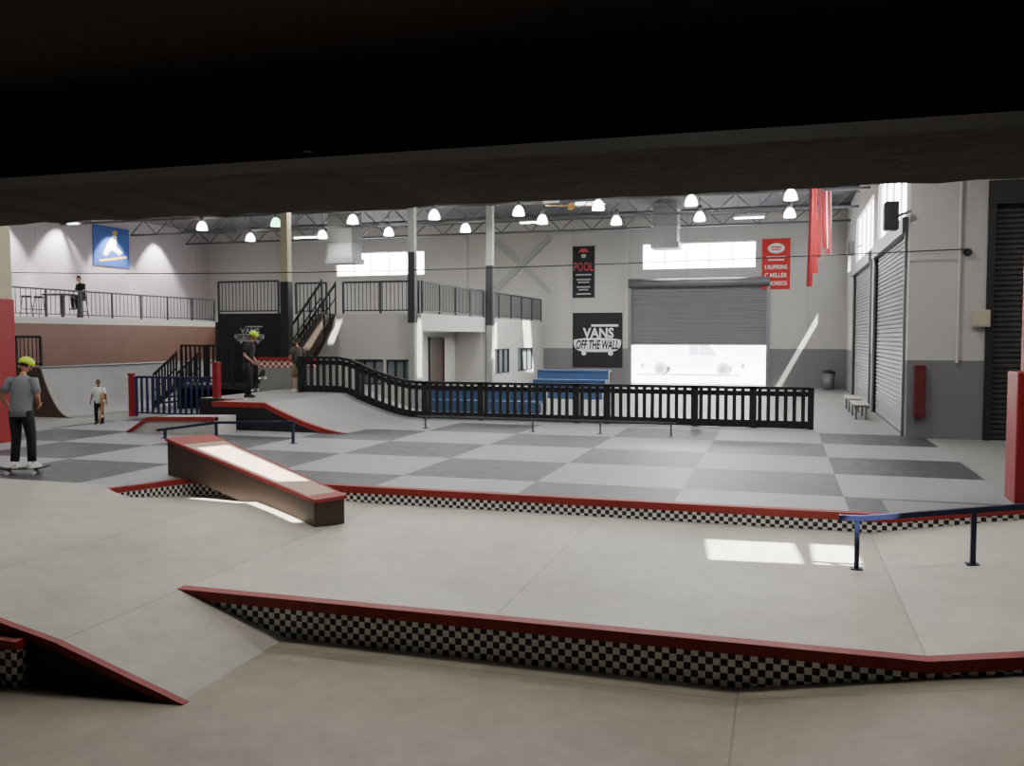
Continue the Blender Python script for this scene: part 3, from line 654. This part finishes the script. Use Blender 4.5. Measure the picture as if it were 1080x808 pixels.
# hanging red pennants, each a gently folded strip
for i, (px_, yy, bot, rot) in enumerate(((854, 27, 302, .55), (859, 28.5, 288, .3), (864, 30, 272, .6), (869, 31.5, 262, .35), (873.5, 33, 268, .5))):
    b_ = PY(px_, bot, yy); h = 7.9 - b_.z; c = V((b_.x, yy, 7.9)); r = V((math.cos(rot + .85), math.sin(rot + .85), 0)); nr = V((r.y, -r.x, 0)); w = .34
    t = thing('hanging_pennant', ['dark red pennant with a white stripe hanging by the right wall, leftmost and longest', 'red pennant hanging just behind the longest one', 'middle of the five hanging red pennants', 'fourth hanging red pennant from the left', 'rightmost hanging red pennant beside the right wall'][i], 'pennant', c, 'hanging pennants')
    def strip(u0_, u1, off, nz=14):
        mb = MB(); cols = 7; vs = []
        for j in range(nz + 1):
            f = j / nz
            for k in range(cols + 1):
                u = u0_ + (u1 - u0_) * k / cols; ww = w * (1 - .25 * f)
                vs.append(c + r * (u * ww) + nr * (.06 * math.sin(u * 9 + i + f * 1.5) * (.4 + f) + off) - ZV * (h * f))
        mb.add(vs, [(j * (cols + 1) + k, j * (cols + 1) + k + 1, (j + 1) * (cols + 1) + k + 1, (j + 1) * (cols + 1) + k) for j in range(nz) for k in range(cols)]); return mb
    build('cloth', strip(-.5, .5, 0), M['redd' if i != 1 else 'redb'], t, recalc=False)
    m2 = strip(.3, .42, .014); s2 = strip(.3, .42, -.014); m2.add(s2.v, s2.f); build('stripe', m2, M['ink'], t, recalc=False)
    build('hanger', MB().bar(c - r * w / 2, c + r * w / 2, .03, .03).tube([c, V((c.x, c.y, ZT))], .008, 5), M['truss'], t)
t = thing('cross_brace', 'crossed diagonal steel braces on the back wall above the mezzanine end', 'brace', (-11.7, YB - .1, 6))
a, b, c, d = PY(523, 305, YB - .1), PY(580, 250, YB - .1), PY(523, 255, YB - .1), PY(580, 308, YB - .1)
mid = (a + b) / 2
build('strut', MB().bar(a, b, .1, .26), M['palecol'], t); build('strut', MB().bar(c + V((0, .0, 0)), d, .06, .24), M['palecol'], t)
def duct(label, px0, px1, pyb, y):
    a, b = PY(px0, pyb, y), PY(px1, pyb, y); t = thing('air_duct', label, 'duct', ((a.x + b.x) / 2, y, ZT))
    build('body', MB().box(a.x, b.x, y, y + 1, a.z + .25, ZT), M['duct'], t)
    build('grille', MB().box(a.x - .08, b.x + .08, y - .08, y + 1.08, a.z, a.z + .25), M['steel'], t)
    for z in (a.z + .9, a.z + 1.6):
        if z < ZC - .1: build('flange', MB().box(a.x - .04, b.x + .04, y - .04, y + 1.04, z, z + .05), M['steel'], t)
duct('grey square air duct dropping from the roof above the right back window', 688, 714, 262, 36.4)
duct('grey square air duct hanging near the left back window', 346, 371, 278, 35.3)
p = PY(603, 217, 32)
t = thing('ceiling_fan', 'tan bladed ceiling fan hanging among the lamps above the narrow black banner', 'fan', p)
build('motor', MB().lathe([(.05, -.1), (.13, -.06), (.13, .06), (.04, .1)], p, 12), M['tan'], t); build('rod', MB().tube([p + ZV * .1, V((p.x, p.y, ZT))], .02), M['truss'], t)
for k in range(4):
    an = .3 + k * math.pi / 2; q = V((math.cos(an), math.sin(an), 0)); build('blade', MB().bar(p + q * .12, p + q * .95, .16, .02), M['tan'], t)
for px_, py_, yy, l_ in ((562, 234, 36, 'white tube light fixture near the fifth far lamp'), (790, 229, 35.8, 'white tube light fixture near the red name banner'), (322, 250, 36, 'white tube light fixture near the left air duct')):
    p = PY(px_, py_, yy); t = thing('tube_light', l_, 'light fixture', p)
    build('housing', MB().box(p.x - .6, p.x + .6, yy - .08, yy + .08, p.z, p.z + .08), M['white'], t); build('tube', MB().tube([(p.x - .55, yy, p.z - .03), (p.x + .55, yy, p.z - .03)], .025), M['lampg'], t)
    for s_ in (-.4, .4): build('hanger', MB().tube([(p.x + s_, yy, p.z + .08), (p.x + s_, yy, ZT)], .008, 5), M['truss'], t)
pts = []
for i in range(41):
    f = i / 40; x = 3.78 + (XL - 3.78) * f; pts.append((x, YC - .15, 4.62 + .3 * f - .3 * math.sin(math.pi * f)))
tag(build('cable', MB().tube(pts, .014, 5), M['black']), 'thin dark cable strung across the whole hall above the fence', 'cable')
def at20(px_, py_): return PY(px_, py_, YC - .02)
a, b = at20(1025, 327), at20(1043, 345); t = thing('electrical_box', 'small beige electrical box beside the dark shutter door', 'box', ((a.x + b.x) / 2, YC - .05, b.z))
build('case', MB().box(a.x, b.x, YC - .16, YC, b.z, a.z), M['beige'], t, bevel=.01); build('cover', MB().box(a.x + .03, b.x - .03, YC - .18, YC - .155, b.z + .03, a.z - .03), M['beige'], t)
a, b = at20(964, 385), at20(974, 440); t = thing('red_cabinet', 'tall narrow maroon cabinet on the grey wall corner by the roller doors', 'cabinet', ((a.x + b.x) / 2, YC - .1, b.z))
build('case', MB().box(a.x, b.x, YC - .2, YC, b.z, a.z), M['maroon'], t, bevel=.01); build('door', MB().box(a.x + .02, b.x - .02, YC - .215, YC - .195, b.z + .04, a.z - .04), M['maroon'], t)
a, b = at20(1014, 195), at20(1014, 383); tag(build('conduit', MB().tube([(a.x, YC - .04, ZT), (a.x, YC - .04, b.z)], .035), M['white']), 'white vertical conduit on the wall left of the beige box', 'pipe')
a = at20(1021, 266); tag(build('cable_anchor', MB().tube([(a.x, YC, a.z), (a.x, YC - .1, a.z)], [.09, .06], 10), M['black']), 'round dark anchor where the cable meets the right wall', 'anchor')
for px_, py_, xx, sz, l_ in ((942, 228, 2.3, .5, 'large black loudspeaker high above the nearest roller door'), (899, 262, 2.35, .4, 'small black loudspeaker above the farther roller door')):
    p = PX(px_, py_, xx); t = thing('wall_speaker', l_, 'speaker', p)
    build('cabinet', MB().box(p.x - sz * .35, p.x + sz * .2, p.y - sz * .4, p.y + sz * .4, p.z - sz * .6, p.z + sz * .6), M['black'], t, bevel=.02); build('grille', MB().box(p.x - sz * .39, p.x - sz * .35, p.y - sz * .36, p.y + sz * .36, p.z - sz * .55, p.z + sz * .55), M['blackw'], t)
    build('bracket', MB().bar(p + V((sz * .2, 0, 0)), V((XD, p.y, p.z + .1)), .06, .06), M['steel'], t)
for y, l_ in ((26.0, 'grey bench by the nearer roller door'), (28.4, 'grey bench further along the roller doors')):
    t = thing('bench', l_, 'bench', (2.1, y, ZU), 'benches by the roller doors')
    build('seat', MB().box(1.9, 2.3, y - .8, y + .8, ZU + .38, ZU + .42), M['scuff'], t, bevel=.01)
    for s_ in (-.6, .6): build('leg', MB().box(1.95, 2.0, y + s_ - .03, y + s_ + .03, ZU, ZU + .38).box(2.2, 2.25, y + s_ - .03, y + s_ + .03, ZU, ZU + .38).box(1.95, 2.25, y + s_ - .03, y + s_ + .03, ZU + .33, ZU + .38), M['steel'], t)
p = PY(874, 408, 39.6); t = thing('waste_bin', 'grey waste bin in the back right corner', 'bin', (p.x, 39.6, ZU))
build('body', MB().lathe([(.2, 0), (.26, .7)], (p.x, 39.6, ZU), 14), M['steel'], t, smooth=True); build('lid', MB().lathe([(.28, .7), (.28, .76), (.1, .84)], (p.x, 39.6, ZU), 14), M['black'], t)
def bleacher(label, x0, x1, y, n):
    t = thing('bleacher', label, 'bleachers', ((x0 + x1) / 2, y, ZU))
    for k in range(n):
        z = ZU + .33 * (k + 1); yy = y + .6 * k
        build('seat', MB().box(x0, x1, yy, yy + .6, z - .05, z), M['bluebench'], t); build('riser_board', MB().box(x0, x1, yy + .03, yy + .06, z - .33, z - .05), M['bluebench'], t)
    for x in (x0 + .1, (x0 + x1) / 2, x1 - .1):
        mb = MB()
        for k in range(n): yy = y + .6 * k; mb.box(x - .03, x + .03, yy + .42, yy + .5, ZU, ZU + .33 * (k + 1) - .05)
        build('frame', mb, M['steel'], t)
bleacher('blue bleachers with three tiers right of the mezzanine end', -8.7, -6.0, 30.8, 3)
bleacher('low blue bleachers seen through the left part of the picket fence', -10.3, -6.6, 24.6, 2)

# ------------------------------------------------------------------ outside
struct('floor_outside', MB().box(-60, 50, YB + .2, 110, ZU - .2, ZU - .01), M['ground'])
struct('wall_outside', MB().box(-60, 50, 80, 80.3, ZU, 7), M['ground'])
tx, ty = -4.9, 53.0
t = thing('pickup_truck', 'pale pickup truck parked outside beyond the half open shutter', 'truck', (tx, ty, ZU))
def q(x, z): return (tx + x, ty - .95, ZU + z)
build('body', MB().prism([q(-2.8, .5), q(-2.8, 1.1), q(-.3, 1.12), q(-.25, 1.85), q(1.0, 1.85), q(1.6, 1.2), q(2.75, 1.05), q(2.8, .5)], (0, 1.9, 0)), M['truckw'], t, bevel=.05)
for pp_ in ((q(-.12, 1.2), q(-.12, 1.75), q(.38, 1.75), q(.38, 1.2)), (q(.46, 1.2), q(.46, 1.75), q(.95, 1.75), q(1.42, 1.2))):
    build('window', MB().prism([(x, ty - .97, z) for x, _, z in pp_], (0, .04, 0)), M['glass'], t)
for x in (-1.8, 1.8):
    for y in (-.98, .76):
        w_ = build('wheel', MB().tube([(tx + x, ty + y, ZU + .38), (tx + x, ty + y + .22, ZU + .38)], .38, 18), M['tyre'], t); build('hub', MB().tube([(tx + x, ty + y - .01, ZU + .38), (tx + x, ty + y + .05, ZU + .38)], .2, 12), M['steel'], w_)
for x in (-2.85, 2.85): build('bumper', MB().box(tx + x - .08, tx + x + .08, ty - .9, ty + .9, ZU + .45, ZU + .68), M['steel'], t)

# ------------------------------------------------------------------ skateboards, people, deck furniture
def skateboard(label, loc, rz=0, rx=0, ry=0, dm='grip'):
    t = thing('skateboard', label, 'skateboard', loc); t.rotation_euler = (rx, ry, rz)
    sec = []
    for i in range(13):
        x = -.4 + .8 * i / 12; w = .1 * min(1, math.sqrt(max(.05, 1 - ((abs(x) - .27) / .135) ** 2)) if abs(x) > .27 else 1); z = .085 + max(0, abs(x) - .27) * .3
        sec.append([V((x, -w, z)), V((x, w, z)), V((x, w, z + .012)), V((x, -w, z + .012))])
    build('deck', MB().loft(sec), M[dm], t, local=True)
    for x in (-.2, .2):
        tr = build('axle', MB().box(x - .03, x + .03, -.03, .03, .045, .086).tube([(x, -.1, .03), (x, .1, .03)], .01, 6), M['steel'], t, local=True)
        for y in (-.105, .105): build('wheel', MB().tube([(x, y - .018, .028), (x, y + .018, .028)], .028, 12), M['wheel'], tr, local=True)
    return t
def ring(c, rx, ry, n=14): return [V(c) + V((rx * math.cos(2 * math.pi * k / n), ry * math.sin(2 * math.pi * k / n), 0)) for k in range(n)]
def skin_body(vs, es, rs):
    me = bpy.data.meshes.new('b'); me.from_pydata([tuple(v) for v in vs], es, []); ob = bpy.data.objects.new('b', me); COL.objects.link(ob)
    md = ob.modifiers.new('s', 'SKIN'); md.use_smooth_shade = True
    for i, r in enumerate(rs): me.skin_vertices[0].data[i].radius = (r, r); me.skin_vertices[0].data[i].use_root = (i == 0)
    sd = ob.modifiers.new('d', 'SUBSURF'); sd.levels = 2; sd.render_levels = 2
    dg = bpy.context.evaluated_depsgraph_get(); r = bpy.data.meshes.new_from_object(ob.evaluated_get(dg))
    v = [x.co.copy() for x in r.vertices]; f = [tuple(p.vertices) for p in r.polygons]
    bpy.data.objects.remove(ob); bpy.data.meshes.remove(r); return v, f
DEF = dict(pel=(0, 0, .95), chest=(0, 0, 1.3), neck=(0, .005, 1.5), shR=(.18, 0, 1.42), shL=(-.18, 0, 1.42), elR=(.25, -.03, 1.14), elL=(-.25, -.03, 1.14), wrR=(.26, .07, .9), wrL=(-.26, .07, .9),
           hipR=(.09, 0, .9), hipL=(-.09, 0, .9), knR=(.11, .03, .5), knL=(-.11, .03, .5), anR=(.12, 0, .09), anL=(-.12, 0, .09), yaw=0, pitch=0, toe=0)
def person(label, loc, rz, h, pose, shirt, trousers, shoes, skin='skin', helmet=None, shorts=False, sleeve=.75):
    t = thing('person', label, 'person', loc, rz=rz); s = h / 1.75; t.scale = (s, s, s)
    J = {k: (V(v) if isinstance(v, tuple) else v) for k, v in {**DEF, **pose}.items()}
    names = ['pel', 'mid', 'chest', 'neck', 'hb', 'shR', 'elR', 'wrR', 'shL', 'elL', 'wrL', 'hipR', 'knR', 'anR', 'hipL', 'knL', 'anL']
    J['mid'] = (J['pel'] + J['chest']) / 2; J['hb'] = J['neck'] + V((0, .015, .08))
    R_ = dict(pel=.098, mid=.085, chest=.088, neck=.055, hb=.05, shR=.055, shL=.055, elR=.042, elL=.042, wrR=.028, wrL=.028, hipR=.08, hipL=.08, knR=.055, knL=.055, anR=.038, anL=.038)
    E = [('pel', 'mid'), ('mid', 'chest'), ('chest', 'neck'), ('neck', 'hb'), ('chest', 'shR'), ('shR', 'elR'), ('elR', 'wrR'), ('chest', 'shL'), ('shL', 'elL'), ('elL', 'wrL'), ('pel', 'hipR'), ('hipR', 'knR'), ('knR', 'anR'), ('pel', 'hipL'), ('hipL', 'knL'), ('knL', 'anL')]
    v, f = skin_body([J[n] for n in names], [(names.index(a), names.index(b)) for a, b in E], [R_[n] for n in names])
    mb = MB().add(v, f)
    hm = Matrix.Rotation(J['yaw'], 3, 'Z') @ Matrix.Rotation(J['pitch'], 3, 'X'); hc = J['hb'] + hm @ V((0, .02, .1))
    def hfn(p):
        if p.z < 0: p = V((p.x * (1 + .28 * p.z), p.y * (1 + .12 * p.z), p.z))
        return p
    mb.ell(hc, .076, .095, .118, 16, 12, hfn, hm)
    mb.add([hc + hm @ V(p) for p in ((-.016, .088, -.035), (.016, .088, -.035), (0, .118, -.03), (0, .094, .015), (0, .09, -.045))], [(0, 2, 3), (1, 3, 2), (0, 4, 2), (1, 2, 4)])
    for sx in (-1, 1): mb.ell(hc + hm @ V((sx * .077, -.005, -.01)), .012, .022, .032, 8, 6, None, hm)
    for sd, sg in (('R', 1), ('L', -1)):
        w, el = J['wr' + sd], J['el' + sd]; d = (w - el).normalized(); side = V((0, 1, 0)) - d * d.y
        if side.length < .1: side = V((sg, 0, 0))
        side.normalize(); nr = d.cross(side)
        mx = Matrix((side, nr, d)).transposed(); mb.ell(w + d * .045, .04, .018, .055, 10, 6, None, mx)
        for k, ln in enumerate((.058, .075, .08, .07)):
            o = w + d * .085 + side * (-.03 + .02 * k); mb.tube([o - d * .02, o + d * ln * .45 + nr * .006 * -sg, o + d * ln * .8 - nr * .022 * sg, o + d * ln * .85 - nr * .04 * sg], [.0095, .009, .008, .006], 6)
        o = w + d * .035 + side * .034; mb.tube([o, o + side * .03 + d * .025, o + side * .036 + d * .055], [.012, .01, .007], 6)
    body = build('body', mb, M[skin], t, smooth=True, local=True)
    for sx in (-1, 1): build('eye', MB().ell(hc + hm @ V((sx * .031, .083, .008)), .013, .009, .008, 8, 6), M['eye'], t, smooth=True, local=True)
    build('mouth', MB().ell(hc + hm @ V((0, .083, -.062)), .024, .008, .006, 10, 6), M['mouth'], t, smooth=True, local=True)
    hr = MB().ell(hc + hm @ V((0, -.012, .022)), .084, .098, .108, 16, 10, lambda p: V((p.x, min(p.y, .62 + .25 * p.z if p.z > .2 else .2), max(p.z, -.55))), hm)
    build('hair', hr, M['hair'], t, smooth=True, local=True)
    if helmet:
        m2 = MB().ell(hc + hm @ V((0, -.005, .045)), .105, .13, .105, 18, 12, lambda p: V((p.x, p.y, max(p.z, -.3))), hm)
        hl = build('helmet', m2, M[helmet], t, smooth=True, local=True)
        build('strap', MB().tube([hc + hm @ V((-.085, .02, .02)), hc + hm @ V((-.06, .045, -.08)), hc + hm @ V((0, .06, -.122)), hc + hm @ V((.06, .045, -.08)), hc + hm @ V((.085, .02, .02))], .006, 6), M['black'], hl, local=True)
    def spine(z_):
        a, b = J['pel'], J['chest']; f_ = (z_ - .95) / .35; return a + (b - a) * f_
    rr = [(.84, .168, .13), (.95, .17, .135), (1.08, .166, .135), (1.2, .176, .138), (1.33, .19, .138), (1.41, .176, .115), (1.465, .11, .085), (1.5, .07, .066)]
    m2 = MB().loft([ring(spine(z_), a, b) for z_, a, b in rr])
    for sd in 'RL':
        a, b = J['sh' + sd], J['el' + sd]; i_ = a + (J['chest'] - a) * .35 + V((0, 0, .03)); m2.tube([i_, a + V((0, 0, -.0)), a + (b - a) * .4, a + (b - a) * sleeve], [.075, .078, .068, .066], 12)
    build('shirt', m2, M[shirt], t, smooth=True, local=True)
    m2 = MB().loft([ring(spine(.8) if (J['knR'] - J['hipR']).z < -.3 else spine(.86), .13, .1), ring(spine(.88), .16, .118), ring(spine(.97), .158, .112)])
    for sd in 'RL':
        a, b, c_ = J['hip' + sd], J['kn' + sd], J['an' + sd]
        if shorts: m2.tube([a + V((0, 0, .03)), a + (b - a) * .4, a + (b - a) * 1.0], [.1, .1, .098], 12)
        else: m2.tube([a + V((0, 0, .03)), a + (b - a) * .4, b, b + (c_ - b) * .5, c_ + (b - c_) * .04], [.1, .096, .076, .07, .066], 12)
    build('shorts' if shorts else 'trousers', m2, M[trousers], t, smooth=True, local=True)
    for sd, sg in (('R', 1), ('L', -1)):
        a = J['an' + sd]; g = a.z - .09; an = J['toe'] * sg; fd = V((math.sin(an), math.cos(an), 0)); sdv = V((fd.y, -fd.x, 0))
        def sr(y_, w_, z0, z1): c_ = a + fd * y_; return [V((c_.x, c_.y, g + z0)) - sdv * w_, V((c_.x, c_.y, g + z0)) + sdv * w_, V((c_.x, c_.y, g + z1 * .7)) + sdv * w_, V((c_.x, c_.y, g + z1)) + sdv * w_ * .5, V((c_.x, c_.y, g + z1)) - sdv * w_ * .5, V((c_.x, c_.y, g + z1 * .7)) - sdv * w_]
        build('shoe', MB().loft([sr(-.085, .03, 0, .07), sr(-.06, .042, 0, .11), sr(.02, .045, 0, .11), sr(.09, .05, 0, .075), sr(.15, .045, 0, .05), sr(.185, .025, 0, .035)]), M[shoes], t, local=True)
    return t
p = PZ(24, 500, ZU)
skateboard('skateboard under the white shoes of the grey shirted skater', (p.x, p.y, ZU), math.radians(30))
person('person in grey shirt, black trousers and lime helmet standing on a skateboard', (p.x, p.y, ZU + .1), math.radians(22), 1.74,
       dict(chest=(0.02, .03, 1.3), neck=(.02, .06, 1.49), shR=(.2, .03, 1.41), shL=(-.16, .02, 1.41), elL=(-.29, -.02, 1.17), wrL=(-.25, .14, .98), elR=(.27, -.01, 1.15), wrR=(.2, .2, 1.02), anR=(.15, .0, .09), anL=(-.12, 0, .09), knR=(.13, .04, .5), knL=(-.1, .04, .5), yaw=-.5, pitch=-.4, toe=.35), 'tee', 'pants', 'shoe', helmet='lime')
p = PZ(105, 447, ZU)
person('child in white shirt and black trousers standing by the quarter pipe', (p.x, p.y, ZU), math.radians(200), 1.1, dict(elR=(.26, .02, 1.15), wrR=(.28, .12, .93), elL=(-.27, 0, 1.15), wrL=(-.31, .04, .92), yaw=.3), 'wtee', 'pants', 'shoeb', skin='skind')
skateboard('skateboard held upright beside the child in the white shirt', (p.x + .22, p.y - .02, ZU + .4), math.radians(200), 0, math.radians(82), 'deckw')
p = PZ(262, 419, 1.2)
person('person in black with lime helmet looking down on the raised platform', (p.x, p.y, 1.2), math.radians(-80), 1.68, dict(chest=(0, .05, 1.3), neck=(0, .1, 1.48), shR=(.17, .05, 1.41), shL=(-.17, .05, 1.41), elR=(.24, .0, 1.14), wrR=(.22, .2, .98), elL=(-.24, .0, 1.14), wrL=(-.21, .16, .94), knR=(.1, .06, .5), knL=(-.1, .0, .5), anR=(.11, .02, .09), anL=(-.13, -.05, .09), pitch=-.35), 'btee', 'pants', 'shoeb', helmet='lime')
skateboard('skateboard tipped up beside the legs of the black clad skater', (p.x + .36, p.y - .05, 1.2 + .33), math.radians(-8), 0, math.radians(-52))
p = PZ(314, 413, 1.2)
person('person in dark shirt and khaki shorts standing at the fence end', (p.x, p.y, 1.2), math.radians(60), 1.5, dict(elR=(.27, .0, 1.16), wrR=(.17, .2, 1.08), elL=(-.27, 0, 1.16), wrL=(-.15, .2, 1.08), yaw=.2, pitch=-.15), 'dtee', 'khaki', 'shoe', shorts=True)
def stool(label, x, y):
    t = thing('bar_stool', label, 'stool', (x, y, ZD), 'bar stools on the left deck')
    build('seat', MB().lathe([(.17, .7), (.19, .73), (.17, .77)], (x, y, ZD), 12), M['black'], t)
    for k in range(4):
        a = math.pi / 4 + k * math.pi / 2; build('leg', MB().bar((x + .13 * math.cos(a), y + .13 * math.sin(a), ZD + .71), (x + .22 * math.cos(a), y + .22 * math.sin(a), ZD), .03, .03), M['black'], t)
    build('foot_ring', MB().tube([(x + .19 * math.cos(k * math.pi / 6), y + .19 * math.sin(k * math.pi / 6), ZD + .28) for k in range(13)], .012, 5), M['black'], t)
for px_, l_ in ((28, 'leftmost dark bar stool behind the left deck railing'), (41, 'second dark bar stool behind the left deck railing')):
    q_ = PX(px_, 320, -26.3); stool(l_, -26.3, q_.y)
q_ = PX(66, 320, -26.6)
t = thing('bar_table', 'dark tall table in front of the seated person on the left deck', 'table', (-26.6, q_.y, ZD))
build('tabletop', MB().box(-27.1, -26.1, q_.y - .5, q_.y + .5, ZD + .86, ZD + .92), M['black'], t)
for sx in (-.4, .4):
    for sy in (-.4, .4): build('leg', MB().box(-26.6 + sx - .04, -26.6 + sx + .04, q_.y + sy - .04, q_.y + sy + .04, ZD, ZD + .86), M['black'], t)
q_ = PX(87, 320, -26.7); stool('dark bar stool under the seated person on the left deck', -26.7, q_.y)
person('person in dark clothes seated on a stool at the left deck table', (-26.7, q_.y, ZD + .08), math.radians(170), 1.7,
       dict(pel=(0, 0, .83), chest=(0, .06, 1.17), neck=(0, .1, 1.36), shR=(.18, .06, 1.29), shL=(-.18, .06, 1.29), elR=(.24, .12, 1.03), wrR=(.14, .33, 1.0), elL=(-.24, .12, 1.03), wrL=(-.14, .33, 1.0), hipR=(.09, .02, .82), hipL=(-.09, .02, .82), knR=(.12, .4, .76), knL=(-.12, .4, .76), anR=(.12, .34, .36), anL=(-.12, .34, .36), pitch=-.2), 'btee', 'pants', 'shoeb')

# ------------------------------------------------------------------ sun and sky
sl = bpy.data.lights.new('sun', 'SUN'); sl.energy = 48; sl.angle = math.radians(.5); sl.color = (1, .96, .88); so = bpy.data.objects.new('sun', sl); COL.objects.link(so)
so.rotation_euler = SD.to_track_quat('-Z', 'Y').to_euler(); so.location = (10, 0, 20)
w = bpy.data.worlds.new('sky'); S.world = w; w.use_nodes = True
bg = w.node_tree.nodes['Background']; bg.inputs[0].default_value = (.82, .9, 1, 1); bg.inputs[1].default_value = 6.0
